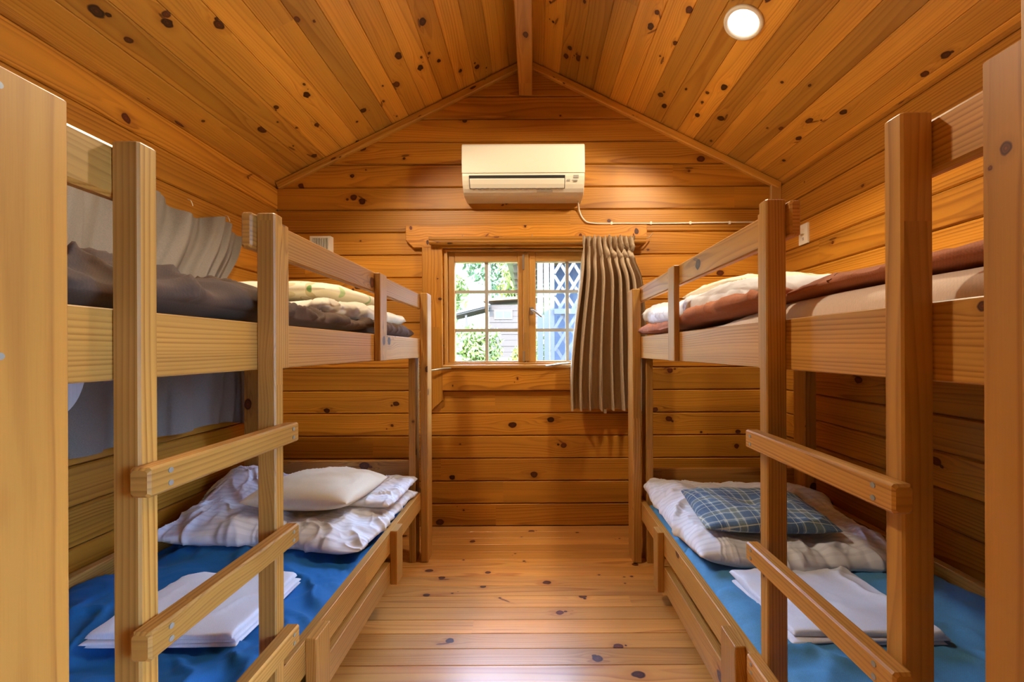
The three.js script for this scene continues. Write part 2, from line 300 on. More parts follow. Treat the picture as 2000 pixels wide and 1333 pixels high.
// ------------------------------------------------------------------ window in the back wall
{
  const g = structure('window_1', 'twin casement window with three by two panes per sash', [-0.037, WIN.y0, ZB]);
  const zf = ZB - 0.02, zb = ZB - 0.075;                         // sash thickness zone
  const jam = (n, a, b, c, d) => bar(g, n, a, b, c, d, ZB - 0.125, ZB + 0.004, M.bed, { c: 0.002 });
  jam('jamb', WIN.x0, WIN.x0 + 0.022, WIN.y0, WIN.y1); jam('jamb', WIN.x1 - 0.022, WIN.x1, WIN.y0, WIN.y1);
  jam('head', WIN.x0 + 0.022, WIN.x1 - 0.022, WIN.y1 - 0.014, WIN.y1); jam('threshold', WIN.x0 + 0.022, WIN.x1 - 0.022, WIN.y0, WIN.y0 + 0.012);
  const sash = (x0, x1, gx0, gx1) => {
    const s = new THREE.Group(); s.name = 'sash'; g.add(s);
    const y0 = WIN.y0 + 0.012, y1 = WIN.y1 - 0.014, gy0 = 1.094, gy1 = 1.757;
    bar(s, 'stile', x0, gx0, y0, y1, zb, zf, M.bed); bar(s, 'stile', gx1, x1, y0, y1, zb, zf, M.bed);
    bar(s, 'rail', gx0, gx1, gy1, y1, zb, zf, M.bed); bar(s, 'rail', gx0, gx1, y0, gy0, zb, zf, M.bed);
    const xm = (gx0 + gx1) / 2, ys = [gy0, 1.300, 1.560, gy1];
    box(s, 'muntin', xm - 0.011, xm + 0.011, gy0, gy1, zb + 0.012, zb + 0.034, M.muntin);
    for (const y of ys.slice(1, 3)) { box(s, 'muntin', gx0, xm - 0.011, y - 0.010, y + 0.010, zb + 0.012, zb + 0.034, M.muntin); box(s, 'muntin', xm + 0.011, gx1, y - 0.010, y + 0.010, zb + 0.012, zb + 0.034, M.muntin); }
    for (let i = 0; i < 3; i++) for (const [a, b] of [[gx0, xm], [xm, gx1]]) box(s, 'pane', a + 0.001, b - 0.001, ys[i] + 0.001, ys[i + 1] - 0.001, zb + 0.020, zb + 0.024, M.glass);
    return s;
  };
  const a = sash(WIN.x0 + 0.023, -0.041, -0.5175, -0.097), b = sash(-0.040, WIN.x1 - 0.023, 0.024, 0.445);
  bar(b, 'astragal', -0.062, -0.022, WIN.y0 + 0.02, WIN.y1 - 0.02, zf, zf + 0.012, M.bed);
  part(a, 'bolt', mergeGeometries([boxGeo(-0.064, -0.052, 1.70, 1.80, zf + 0.012, zf + 0.02), boxGeo(-0.064, -0.052, 1.09, 1.16, zf + 0.012, zf + 0.02)]), M.steel);
  const plate = box(b, 'latch_plate', -0.016, 0.008, 1.405, 1.45, zf, zf + 0.008, M.steel);
  part(b, 'handle', tube([[-0.004, 1.43, zf + 0.008], [0.0, 1.43, zf + 0.035], [0.03, 1.41, zf + 0.042], [0.062, 1.385, zf + 0.042]], 0.0075), M.steel);
  for (const [x0, x1, y0, y1, owner] of [[-0.655, -0.44, 1.037, 1.062, a], [0.085, 0.245, 1.062, 1.08, b]]) {
    part(owner, 'stay_arm', tube([[x0, y0, ZB + 0.07], [(x0 + x1) / 2, (y0 + y1) / 2 + 0.002, ZB + 0.045], [x1, y1, ZB - 0.006]], 0.0065), M.steel);
  }
  // casings
  const cz0 = ZB - 0.002, cz1 = ZB + 0.030;
  const casing = (pts, name, d) => {
    const e = new THREE.ExtrudeGeometry(new THREE.Shape(pts.map((p) => new THREE.Vector2(...p))), { depth: d - 0.003, bevelEnabled: true, bevelSize: 0.003, bevelThickness: 0.003, bevelSegments: 1 });
    const up = name === 'casing', at = M.bed[0].atlas, uv = e.attributes.uv, ps = e.attributes.position, r0 = Math.floor(pick() * 8), of = pick() * 2;
    for (let i = 0; i < uv.count; i++) { const al = up ? ps.getY(i) : ps.getX(i), ac = up ? ps.getX(i) - pts[0][0] : ps.getY(i) - pts[0][1]; uv.setXY(i, (al + of) / at.len, (r0 + 0.04 + 0.92 * clamp(Math.abs(ac) / 0.16)) / 8); }
    e.translate(0, 0, cz0); part(g, name, e, M.wall[0]);
  };
  casing([[-0.719, 0.775], [-0.665, 0.775], [-0.593, 0.84], [-0.593, 1.84], [-0.719, 1.84]], 'casing', 0.034);
  casing([[0.519, 0.84], [0.591, 0.775], [0.645, 0.775], [0.645, 1.84], [0.519, 1.84]], 'casing', 0.034);
  casing([[-0.776, 1.843], [0.702, 1.843], [0.75, 1.89], [0.75, 1.982], [-0.824, 1.982], [-0.824, 1.89]], 'header', 0.034);
  casing([[-0.59, 0.905], [0.516, 0.905], [0.516, 1.045], [-0.59, 1.045]], 'apron', 0.032);
  bar(g, 'sill', -0.592, 0.518, 1.046, 1.0715, ZB - 0.10, ZB + 0.045, M.bed, { c: 0.006 });
}
// window behind the drawn curtain
{
  const g = structure('window_2', 'casement window behind the drooping curtain', [XL, SIDE.y0, -1.7]);
  const x0 = XL - 0.10, x1 = XL + 0.012, F = (n, y0, y1, z0, z1) => bar(g, n, x0, x1, y0, y1, z0, z1, M.bed);
  F('jamb', SIDE.y0, SIDE.y1, SIDE.z0, SIDE.z0 + 0.06); F('jamb', SIDE.y0, SIDE.y1, SIDE.z1 - 0.06, SIDE.z1); F('jamb', SIDE.y0 + 0.06, SIDE.y1 - 0.06, -1.765, -1.705);
  F('rail', SIDE.y0, SIDE.y0 + 0.06, SIDE.z0 + 0.06, SIDE.z1 - 0.06); F('rail', SIDE.y1 - 0.06, SIDE.y1, SIDE.z0 + 0.06, SIDE.z1 - 0.06);
  for (const [a, b] of [[SIDE.z0 + 0.06, -1.765], [-1.705, SIDE.z1 - 0.06]]) box(g, 'pane', XL - 0.052, XL - 0.048, SIDE.y0 + 0.06, SIDE.y1 - 0.06, a, b, M.glass);
}

// ------------------------------------------------------------------ lamps
function downlight(x, z, label) {
  const s = Math.sign(x - XC), y = roofAt(x), n = [-s * SA, -CA, 0];
  const g = thing('downlight', label, 'ceiling lamp', [x, y, z], 'recessed lamps in the sloping ceiling');
  const q = new THREE.Quaternion().setFromUnitVectors(new THREE.Vector3(0, 1, 0), new THREE.Vector3(...n));
  const ring = new THREE.LatheGeometry([[0.066, 0.001], [0.068, 0.006], [0.074, 0.010], [0.083, 0.008], [0.087, 0.0], [0.066, -0.012]].map((p) => new THREE.Vector2(...p)), 40); ring.applyQuaternion(q); ring.translate(x, y, z);
  part(g, 'trim_ring', ring, std('#efe6d4', 0.4));
  const lens = new THREE.CylinderGeometry(0.066, 0.066, 0.004, 36); lens.translate(0, 0.001, 0); lens.applyQuaternion(q); lens.translate(x, y, z);
  part(g, 'lamp_lens', lens, new THREE.MeshStandardMaterial({ color: '#ffffff', emissive: new THREE.Color().setRGB(1, 0.97, 0.9), emissiveIntensity: 3.2 }), 'glowing round lens');
  const l = new THREE.SpotLight(LAMP.color, LAMP.candela, 0, LAMP.cone, LAMP.soft, 2); l.name = 'lamp_light';   // sunk in its can: no light along the ceiling
  l.castShadow = true; l.shadow.radius = 3.2; l.position.set(n[0] * 0.014, n[1] * 0.014, 0); l.target.position.set(n[0], n[1], 0); g.add(l, l.target);
}
downlight(0.941, -1.814, 'glowing round recessed lamp in the sloping board ceiling');
downlight(-0.90, -1.46, 'round recessed lamp over the curtained bunk, nearer the entrance');

// ------------------------------------------------------------------ bunk beds
function bunk(s, K, label) {
  const X = (v) => s * v, mid = (K.xa + K.wall) / 2, R = K.xa + K.th, Rb = R + 0.028, W0 = K.wall - 0.03;
  const g = thing('bunk_bed', label, 'bunk bed', [X(mid), 0, -1.4], 'bunk beds');
  const B = (n, x0, x1, y0, y1, z0, z1, o, mats = M.bed) => bar(g, n, X(x0), X(x1), y0, y1, -z0, -z1, mats, o);
  const screw = (owner, x, y, z, nx = -s, nz = 0) => part(owner, 'screw', disc([x, y, z], [nx, 0, nz], 0.0042, 0.0016), M.screw);
  // ladder posts, far post, near board
  for (const [z0, z1] of K.posts) B('post', K.xa, R, 0.001, K.top, z0, z1, { c: 0.003 });
  B('post', K.xa, R, 0.001, K.farTop, K.far[0], K.far[1], { c: 0.004 });
  const pan = B('side_panel', K.xa + 0.002, K.xa + 0.032, 0.001, K.panTop, K.pan[0], K.pan[1], { c: 0.002 }, M.wide);
  for (const y of [K.panTop - 0.022, 1.165, 0.80, 0.40]) for (const zz of K.screwZ) screw(pan, X(K.xa + 0.0022), y, -zz);
  // upper rails
  const zN = K.pan[0] + 0.02, zE = K.far[1] - 0.004;
  B('side_rail', R, Rb, K.rail[0], K.rail[1], zN, zE, { c: 0.002 });
  B('guard_rail', R, Rb - 0.004, K.guard[0], K.guard[1], K.posts[1][0] - 0.016, zE, { c: 0.004 });
  B('guard_rail', R, Rb - 0.004, K.guard[0], K.guard[1], zN, K.posts[0][1] + 0.012, { c: 0.006 });
  for (const [z0, z1, th] of K.upBat) B('batten', R - th, R, K.rail[0], K.guard[1] - 0.004, z0, z1, { c: 0.002 });
  B('inner_leg', Rb + 0.001, Rb + 0.036, 0.001, K.rail[0] + 0.02, K.far[0], K.far[1] - 0.006, { c: 0.002 });
  // wall-side frame
  B('wall_rail', W0 - 0.035, W0, K.rail[0], K.rail[1], zN, zE, { c: 0.002 }); B('wall_rail', W0 - 0.035, W0, K.low[0], K.low[1] + 0.02, zN, zE, { c: 0.002 });
  B('wall_leg', K.leg[0], K.leg[1], 0.001, K.rail[0] - 0.002, 2.2, 2.3, { c: 0.003 }); B('wall_leg', K.leg[0], K.leg[1], 0.001, K.rail[0] - 0.002, zN, zN + 0.05, { c: 0.003 });
  // cross ends
  for (const [y0, y1] of [[K.rail[0], K.rail[1] - 0.01], [K.low[0], K.low[1] - 0.01], [K.low[1] + 0.08, K.low[1] + 0.16]]) { B('cross_rail', Rb + 0.038, W0 - 0.036, y0, y1, 2.302, 2.328, { c: 0.002 }); }
  for (const [y0, y1] of [[K.rail[0], K.rail[1] - 0.01], [K.low[0], K.low[1] - 0.01]]) B('cross_rail', Rb + 0.001, W0 - 0.036, y0, y1, zN + 0.001, zN + 0.03, { c: 0.002 });
  // lower rails
  const rl = B('side_rail', R, Rb, K.low[0], K.low[1], zN, zE, { c: 0.002 });
  B('skirt_rail', R, Rb, K.skirt[0], K.skirt[1], zN, K.skirtEnd, { c: 0.002 });
  for (const [z0, z1] of K.loBat) B('batten', R - 0.03, R, K.skirt[0] - 0.008, K.low[1] + 0.004, z0, z1, { c: 0.002 });
  // slats
  for (const y of [K.rail[0] + 0.003, K.slat]) for (let i = 0; i < 13; i++) { const z = zN + 0.06 + i * (zE - zN - 0.15) / 12; B('slat', Rb + 0.001, W0 - 0.036, y, y + 0.016, z, z + 0.075, { c: 0.001, axis: 0 }); }
  // rungs with their screws
  for (const y of K.rungs) {
    const ru = B('rung', K.xa - 0.031, K.xa - 0.0005, y - 0.043, y, K.rungZ[0], K.rungZ[1], { c: 0.0035 });
    for (const dy of [0.012, 0.031]) for (const zz of [K.posts[0][0] + 0.016, K.posts[1][0] + 0.016]) screw(ru, X(K.xa - 0.0315), y - dy, -zz);
  }
  return g;
}
const KL = { xa: 0.577, th: 0.041, wall: 1.625, top: 1.480, farTop: 1.484, posts: [[0.601, 0.632], [0.918, 0.949]], far: [2.249, 2.34], pan: [0.30, 0.512], panTop: 1.483, screwZ: [0.445],
  rail: [1.127, 1.233], guard: [1.398, 1.477], upBat: [[0.9495, 1.004, 0.022], [1.60, 1.673, 0.024]], leg: [1.462, 1.552], low: [0.292, 0.385], skirt: [0.164, 0.254], skirtEnd: 1.80, slat: 0.262,
  loBat: [[1.107, 1.184], [1.767, 1.843]], rungs: [1.003, 0.768, 0.533, 0.298], rungZ: [0.583, 0.957] };
const KR = { xa: 0.544, th: 0.047, wall: 1.59, top: 1.518, farTop: 1.498, posts: [[0.602, 0.634], [0.951, 0.983]], far: [2.23, 2.34], pan: [0.436, 0.497], panTop: 1.515, screwZ: [],
  rail: [1.120, 1.238], guard: [1.428, 1.510], upBat: [[0.9835, 1.03, 0.024], [1.644, 1.719, 0.022]], leg: [1.463, 1.523], low: [0.234, 0.335], skirt: [0.075, 0.183], skirtEnd: 1.86, slat: 0.205,
  loBat: [[1.140, 1.230], [1.850, 1.915]], rungs: [0.975, 0.705, 0.435, 0.165], rungZ: [0.583, 0.99] };
bunk(-1, KL, 'pine bunk bed with ladder, below the drooping wall curtain');
bunk(1, KR, 'pine bunk bed with ladder, under the glowing ceiling lamp');

// ------------------------------------------------------------------ bedding
// A stuffed slab: four corners in plan, base and thickness over (u, v), rounded rim, creases.
function softSlab({ c, y0, T, p = 8, nu = 90, nv = 60, crease = () => 0, wobble = 0, seed = 0, sag = 0.5, uvScale = 1, wr }) {
  const edge = (q) => Math.sqrt(Math.max(0, 1 - Math.pow(Math.abs(2 * q - 1), p)));
  const yF = typeof y0 === 'function' ? y0 : () => y0, tF = typeof T === 'function' ? T : () => T, P = [], U = [], I = [];
  const warp = (q) => 0.5 - 0.5 * Math.cos(Math.PI * q);          // more rows near the rim
  for (let side = 0; side < 2; side++) for (let j = 0; j <= nv; j++) for (let i = 0; i <= nu; i++) {
    const u = mix(i / nu, warp(i / nu), 0.6), v = mix(j / nv, warp(j / nv), 0.6);
    let x = mix(mix(c[0][0], c[1][0], u), mix(c[3][0], c[2][0], u), v), z = mix(mix(c[0][1], c[1][1], u), mix(c[3][1], c[2][1], u), v);
    const e = edge(u) * edge(v), t = tF(u, v), b = yF(u, v), w = wobble * Math.max(Math.abs(2 * u - 1), Math.abs(2 * v - 1)) ** 3;
    const cx = mix(mix(c[0][0], c[1][0], 0.5), mix(c[3][0], c[2][0], 0.5), 0.5), cz = (c[0][1] + c[2][1]) / 2;
    const nn = (fbm(x * 4 + seed, z * 4 + seed) - 0.5) * 2 * w;
    x += nn * Math.sign(x - cx); z += (fbm(x * 4 + 31 + seed, z * 4 + seed) - 0.5) * 2 * w * Math.sign(z - cz);
    const m = b + t * sag;
    const y = side === 0 ? m + (t * (1 - sag)) * e + crease(x, z, u, v) * Math.min(1, e * 1.6) : m - t * sag * e;
    P.push(x, y, z); U.push(x * uvScale, z * uvScale);
  }
  const n1 = nu + 1, off = n1 * (nv + 1);
  const q = (a, b, d, e2, f) => { if (f) I.push(a, d, b, b, d, e2); else I.push(a, b, d, b, e2, d); };
  const flip = (c[1][0] - c[0][0]) * (c[3][1] - c[0][1]) - (c[1][1] - c[0][1]) * (c[3][0] - c[0][0]) > 0;
  for (let j = 0; j < nv; j++) for (let i = 0; i < nu; i++) { const a = j * n1 + i; q(a, a + 1, a + n1, a + n1 + 1, flip); q(off + a, off + a + 1, off + a + n1, off + a + n1 + 1, !flip); }
  let ng = new THREE.BufferGeometry();
  ng.setAttribute('position', new THREE.Float32BufferAttribute(P, 3)); ng.setAttribute('uv', new THREE.Float32BufferAttribute(U, 2)); ng.setIndex(I);
  ng = mergeVertices(ng, 1e-5); ng.computeVertexNormals();
  if (wr) {                                                      // creases pressed into the cloth along its own normal
    const p = ng.attributes.position, n = ng.attributes.normal;
    for (let i = 0; i < p.count; i++) {
      const x = p.getX(i), y = p.getY(i), z = p.getZ(i); let d = 0;
      wr.forEach(([f, amp, ang, st, pw], k) => { const ca = Math.cos(ang), sa = Math.sin(ang), w = fbm(x * 6 + seed + k, z * 6 + y * 3) * 0.25; const a = x * ca + z * sa + y * 0.8 + w, b = -x * sa + z * ca - y * 0.5, q = 1 - Math.abs(2 * noise(a * f + seed * 3.7 + k * 17, b * f * st + k * 5) - 1); d += amp * (Math.pow(q, pw) - 0.35); });
      const dn = n.getY(i) < -0.3 ? 0 : 1; p.setXYZ(i, x + n.getX(i) * d * dn, y + n.getY(i) * d * dn, z + n.getZ(i) * d * dn);
    }
    ng.computeVertexNormals();
  }
  return ng;
}
// creases: long soft ridges across a direction
const ridge = (n) => { const a = 1 - Math.abs(2 * n - 1); return a * a * a; };
function folds(ang, f, amp, seed, stretch = 0.35) {
  const ca = Math.cos(ang), sa = Math.sin(ang);
  return (x, z) => { const a = x * ca + z * sa, b = -x * sa + z * ca, w = fbm(x * 5 + seed, z * 5) * 0.3; return amp * 1.5 * (ridge(noise((a + w) * f + seed, b * f * stretch + seed)) * 0.65 + ridge(noise((a - w) * f * 2.1 + seed, b * f * 2.1 * stretch + 5)) * 0.3 + (fbm(x * 9 + seed, z * 9) - 0.5) * 0.25); };
}
const sum = (...f) => (x, z, u, v) => f.reduce((s, q) => s + q(x, z, u, v), 0);

function canvasTex(w, h, draw, rep) {
  const cv = document.createElement('canvas'); cv.width = w; cv.height = h; draw(cv.getContext('2d'), w, h);
  const t = new THREE.CanvasTexture(cv); t.colorSpace = THREE.SRGBColorSpace; t.wrapS = t.wrapT = THREE.RepeatWrapping; if (rep) t.repeat.set(...rep); t.magFilter = THREE.LinearFilter; return t;
}
const weave = (base, amp, seed) => { const r = rng(seed), n = 256, d = new Uint8Array(n * n * 4); for (let i = 0; i < n * n; i++) { const x = i % n, y = (i / n) | 0, v = 1 + amp * (r() - 0.5) + amp * 0.5 * (((x >> 1) + (y >> 1)) % 2 - 0.5); for (let k = 0; k < 3; k++) d[i * 4 + k] = clamp(base[k] * v, 0, 255); d[i * 4 + 3] = 255; } const t = new THREE.DataTexture(d, n, n); t.colorSpace = THREE.SRGBColorSpace; t.wrapS = t.wrapT = THREE.RepeatWrapping; t.repeat.set(3, 3); t.magFilter = THREE.LinearFilter; t.needsUpdate = true; return t; };
const cloth = (base, amp, seed, o = {}) => new THREE.MeshPhysicalMaterial({ map: weave(base, amp, seed), roughness: 0.9, sheen: 0.25, sheenRoughness: 0.6, ...o });
const F = {
  blue: cloth([14, 104, 178], 0.10, 1, { roughness: 0.75 }), paleBlue: cloth([82, 146, 196], 0.10, 2, { roughness: 0.75 }),
  brown: cloth([88, 66, 52], 0.12, 3), rust: cloth([172, 106, 74], 0.12, 4), white: cloth([232, 234, 244], 0.03, 5), cream: cloth([238, 230, 212], 0.04, 6), pink: cloth([236, 214, 198], 0.04, 7),
  linen: cloth([226, 230, 246], 0.04, 8), taupe: cloth([184, 160, 132], 0.14, 9), grey: cloth([132, 121, 111], 0.14, 10),
};
F.stripe = new THREE.MeshPhysicalMaterial({ roughness: 0.85, sheen: 0.3, map: canvasTex(64, 64, (x) => { x.fillStyle = '#e8ebf6'; x.fillRect(0, 0, 64, 64); x.fillStyle = '#dcdfec'; for (let i = 0; i < 4; i++) x.fillRect(0, i * 16, 64, 6); }, [10, 10]) });
F.plaid = new THREE.MeshPhysicalMaterial({ roughness: 0.9, map: canvasTex(256, 256, (x) => {
  x.fillStyle = '#a9bdc8'; x.fillRect(0, 0, 256, 256);
  const band = (a, w, c) => { x.fillStyle = c; x.fillRect(a, 0, w, 256); x.fillRect(0, a, 256, w); };
  band(0, 70, 'rgba(28,54,96,0.42)'); band(96, 54, 'rgba(40,76,116,0.32)'); band(170, 30, 'rgba(118,126,104,0.55)'); band(220, 36, 'rgba(30,60,104,0.36)');
  for (const a of [34, 84, 158, 208]) band(a, 5, 'rgba(226,224,196,0.75)');
  const r = rng(5); for (let i = 0; i < 9000; i++) { x.fillStyle = `rgba(${r() < 0.5 ? '255,255,255' : '10,20,40'},0.07)`; x.fillRect(r() * 256, r() * 256, 3, 1.5); }
}, [7, 7]) });
const leafPrint = (rep) => canvasTex(512, 512, (x) => {
  x.fillStyle = '#f0e7cf'; x.fillRect(0, 0, 512, 512); const r = rng(19);
  for (let i = 0; i < 26; i++) { const cx = r() * 512, cy = r() * 512, a = 26 + 22 * r(), b = 13 + 10 * r(), t = r() * 3; x.fillStyle = ['#7da862', '#b9cf9a', '#d8c9a0', '#94b878'][i % 4]; for (const ox of [-512, 0, 512]) for (const oy of [-512, 0, 512]) { x.beginPath(); x.ellipse(cx + ox, cy + oy, a, b, t, 0, 7); if (i % 5 === 4) { x.lineWidth = 5; x.strokeStyle = '#d9c79c'; x.stroke(); } else x.fill(); } }
}, rep);
F.leafy = new THREE.MeshPhysicalMaterial({ roughness: 0.9, map: leafPrint([2.1, 2.1]) });
F.leafyPale = new THREE.MeshPhysicalMaterial({ roughness: 0.9, map: leafPrint([2.6, 1.7]) });

const quad = (x0, x1, z0, z1) => [[x0, -z0], [x1, -z0], [x1, -z1], [x0, -z1]];
// --- lower bunk under the curtain
single('mattress', softSlab({ c: quad(-1.545, -0.655, 0.40, 2.22), y0: 0.28, T: 0.085, p: 26, nu: 110, nv: 200, sag: 0.35, seed: 4, wr: [[5, 0.034, 0.7, 0.35, 1.6], [10, 0.018, 2.3, 0.3, 2], [20, 0.006, 1.1, 0.3, 2]] }), F.blue,
  'deep blue sheeted mattress holding the satin pillow', 'mattress', [-1.1, 0.28, -1.3]);
single('duvet', mergeGeometries([
  softSlab({ c: [[-1.56, -1.66], [-0.67, -1.57], [-0.64, -2.22], [-1.56, -2.22]], y0: 0.352, T: (u, v) => 0.105 + 0.15 * sstep(0.45, 0.0, u) * sstep(0.1, 0.8, v) + 0.02 * Math.sin(u * 5), p: 5, wobble: 0.035, seed: 2, nu: 190, nv: 140, wr: [[9, 0.028, 0.3, 0.4, 2], [20, 0.014, 1.9, 0.35, 2], [38, 0.006, 0.9, 0.4, 2]] }),
  softSlab({ c: [[-0.92, -1.86], [-0.645, -1.84], [-0.64, -2.235], [-0.80, -2.235]], y0: 0.44, T: 0.055, p: 4, wobble: 0.03, seed: 9, nu: 60, nv: 60, wr: [[14, 0.016, 0.6, 0.4, 2], [34, 0.006, 2, 0.4, 2]] }),
]), F.stripe, 'white satin-striped duvet folded at the head of the deep blue bed', 'duvet', [-1.1, 0.352, -1.9]);
single('pillow', softSlab({ c: [[-1.235, -1.715], [-0.775, -1.70], [-0.73, -2.06], [-1.19, -2.10]], y0: 0.462, T: 0.14, p: 2.4, nu: 70, nv: 60, crease: folds(0.9, 6, 0.010, 31) }), F.cream,
  'smooth plump pillow on the striped white duvet', 'pillow', [-0.98, 0.47, -1.9]);
function folded(name, c, y, layers, seed, label, pos) {
  const gs = []; const r = rng(seed);
  for (let i = 0; i < layers; i++) { const j = () => (r() - 0.5) * 0.026; gs.push(softSlab({ c: c.map(([a, b]) => [a + j(), b + j()]), y0: y + i * 0.0105, T: 0.011, p: 22, nu: 70, nv: 60, sag: 0.4, wobble: 0.006, seed: seed + i * 3, crease: folds(r() * 3, 5, i === layers - 1 ? 0.011 : 0.003, seed + i) })); }
  return single(name, mergeGeometries(gs), F.linen, label, 'bed linen', pos);
}
folded('folded_sheet', [[-1.215, -1.095], [-0.80, -1.10], [-0.805, -1.40], [-1.17, -1.40]], 0.372, 3, 41, 'folded white sheets on the deep blue bed, behind the ladder', [-1.0, 0.37, -1.25]);
// --- upper bunk under the curtain
{
  const g = thing('mattress', 'cream futon mattress under the dark brown quilt', 'mattress', [-1.1, 1.147, -1.3]);
  part(g, 'futon', softSlab({ c: quad(-1.545, -0.655, 0.40, 2.24), y0: 1.147, T: 0.084, p: 14, nu: 60, nv: 120, sag: 0.4, crease: folds(0.4, 5, 0.008, 66) }), F.cream);
  part(g, 'hanging_corner', softSlab({ c: [[-1.5725, -1.20], [-1.56, -1.20], [-1.56, -1.425], [-1.5725, -1.40]], y0: (u, v) => 0.935 + 0.02 * v, T: (u, v) => 0.24 - 0.03 * v, p: 3, nu: 24, nv: 40 }), F.white, 'white sheet corner hanging down by the wall');
}
single('quilt', mergeGeometries([
  softSlab({ c: [[-1.53, -0.42], [-0.655, -0.42], [-0.660, -1.66], [-1.53, -1.50]], y0: 1.228, T: (u, v) => 0.085 + 0.025 * Math.sin(Math.PI * clamp(u * 1.05)) - 0.018 * sstep(0.6, 1, v), p: 6, wobble: 0.02, seed: 5, nu: 130, nv: 200, wr: [[5, 0.034, 0.9, 0.4, 1.6], [11, 0.028, 2.2, 0.35, 2], [24, 0.010, 0.5, 0.35, 2]] }),
  softSlab({ c: [[-0.98, -1.60], [-0.650, -1.62], [-0.650, -2.25], [-0.88, -2.25]], y0: 1.232, T: 0.06, p: 9, wobble: 0.02, seed: 7, nu: 50, nv: 90, wr: [[12, 0.016, 1.5, 0.4, 1.6], [28, 0.008, 1.3, 0.4, 2]] }),
]), F.brown, 'dark brown rumpled quilt on the bunk below the drooping curtain', 'quilt', [-1.1, 1.232, -1.2]);
single('duvet', softSlab({ c: [[-1.50, -1.62], [-0.72, -1.42], [-0.69, -2.2], [-1.50, -2.23]], y0: 1.275, T: (u, v) => 0.10 + 0.015 * Math.sin(6 * u), p: 8, wobble: 0.03, seed: 3, nu: 110, nv: 90, wr: [[8, 0.024, 0.3, 0.4, 1.6], [18, 0.011, 1.6, 0.35, 2], [36, 0.004, 1, 0.4, 2]] }), F.cream,
  'crumpled cream duvet behind the dark brown quilt', 'duvet', [-1.1, 1.285, -1.8]);
single('pillow', softSlab({ c: [[-1.48, -1.68], [-0.82, -1.62], [-0.76, -2.14], [-1.46, -2.2]], y0: 1.365, T: 0.10, p: 2.6, nu: 60, nv: 50, crease: folds(0.6, 6, 0.01, 91) }), F.leafy,
  'cream pillow with green leaf print above the dark brown quilt', 'pillow', [-1.12, 1.365, -1.9]);
// --- lower bunk on the other side
single('mattress', softSlab({ c: quad(0.625, 1.515, 0.48, 2.22), y0: 0.224, T: 0.105, p: 26, nu: 110, nv: 200, sag: 0.4, seed: 6, wr: [[5, 0.030, 0.9, 0.35, 1.6], [10, 0.015, 2.1, 0.3, 2], [20, 0.006, 1.5, 0.3, 2]] }), F.paleBlue,
  'pale blue sheeted mattress under the plaid cushion', 'mattress', [1.07, 0.224, -1.3]);
single('duvet', softSlab({ c: [[0.635, -1.53], [1.40, -1.50], [1.50, -2.23], [0.60, -2.23]], y0: 0.312, T: (u, v) => 0.125 + 0.055 * sstep(0.55, 1.0, v) + 0.03 * sstep(0.4, 0.0, u) - 0.02 * Math.sin(Math.PI * u), p: 5, wobble: 0.03, seed: 11, nu: 190, nv: 140, wr: [[7, 0.026, 0.5, 0.4, 1.8], [17, 0.012, 1.9, 0.35, 2], [36, 0.005, 0.9, 0.4, 2]] }), F.stripe,
  'white duvet folded under the plaid cushion', 'duvet', [1.05, 0.312, -1.9]);
single('cushion', softSlab({ c: [[0.675, -1.595], [1.185, -1.565], [1.25, -2.0], [0.73, -2.03]], y0: 0.425, T: 0.085, p: 3, nu: 70, nv: 60, crease: sum(folds(0.8, 7, 0.010, 121), (x, z, u, v) => -0.03 * Math.exp(-((u - 0.5) ** 2 + (v - 0.5) ** 2) / 0.02)) }), F.plaid,
  'flat blue plaid cushion on the white duvet', 'cushion', [0.96, 0.43, -1.8]);
folded('folded_sheet', [[0.72, -1.15], [1.165, -1.15], [1.15, -1.50], [0.71, -1.48]], 0.332, 3, 143, 'folded white sheets on the pale blue bed, behind the ladder', [0.94, 0.33, -1.3]);
// --- upper bunk on the other side
single('mattress', softSlab({ c: quad(0.625, 1.515, 0.47, 2.22), y0: 1.14, T: (u, v) => 0.155 - 0.045 * sstep(0.3, 0.62, v), p: 16, nu: 60, nv: 120, sag: 0.5, crease: folds(1.1, 5, 0.006, 151) }), F.pink,
  'thick pale futon mattress under the reddish brown blanket', 'mattress', [1.07, 1.14, -1.3]);
single('blanket', mergeGeometries([
  softSlab({ c: [[0.665, -0.47], [1.5, -0.47], [1.5, -1.3], [0.63, -1.12]], y0: (u, v) => 1.290 - 0.02 * sstep(0.6, 1, v), T: (u, v) => 0.055 + 0.045 * u, p: 5, wobble: 0.02, seed: 15, nu: 100, nv: 100, wr: [[5, 0.030, 1.2, 0.4, 1.5], [12, 0.014, 0.3, 0.35, 2], [26, 0.005, 1, 0.35, 2]] }),
  softSlab({ c: [[0.61, -1.06], [0.92, -1.02], [0.72, -2.25], [0.585, -2.29]], y0: (u, v) => 1.272 - 0.028 * sstep(0.3, 0.8, v), T: (u, v) => 0.060 - 0.022 * v, p: 7, wobble: 0.02, seed: 17, nu: 60, nv: 120, wr: [[7, 0.022, 0.25, 0.35, 1.6], [16, 0.010, 0.5, 0.35, 2], [30, 0.004, 1, 0.4, 2]] }),
]), F.rust, 'reddish brown blanket on the bunk under the glowing lamp', 'blanket', [1.05, 1.25, -1.2]);
single('duvet', softSlab({ c: [[0.67, -1.30], [1.42, -1.36], [1.42, -2.26], [0.605, -2.27]], y0: 1.270, T: (u, v) => 0.135 + 0.02 * Math.sin(7 * v), p: 8, wobble: 0.03, seed: 19, nu: 110, nv: 100, wr: [[8, 0.022, 0.4, 0.4, 1.6], [18, 0.010, 1.7, 0.35, 2], [36, 0.004, 1, 0.4, 2]] }), F.white,
  'crumpled white duvet beside the reddish brown blanket', 'duvet', [1.02, 1.272, -1.85]);
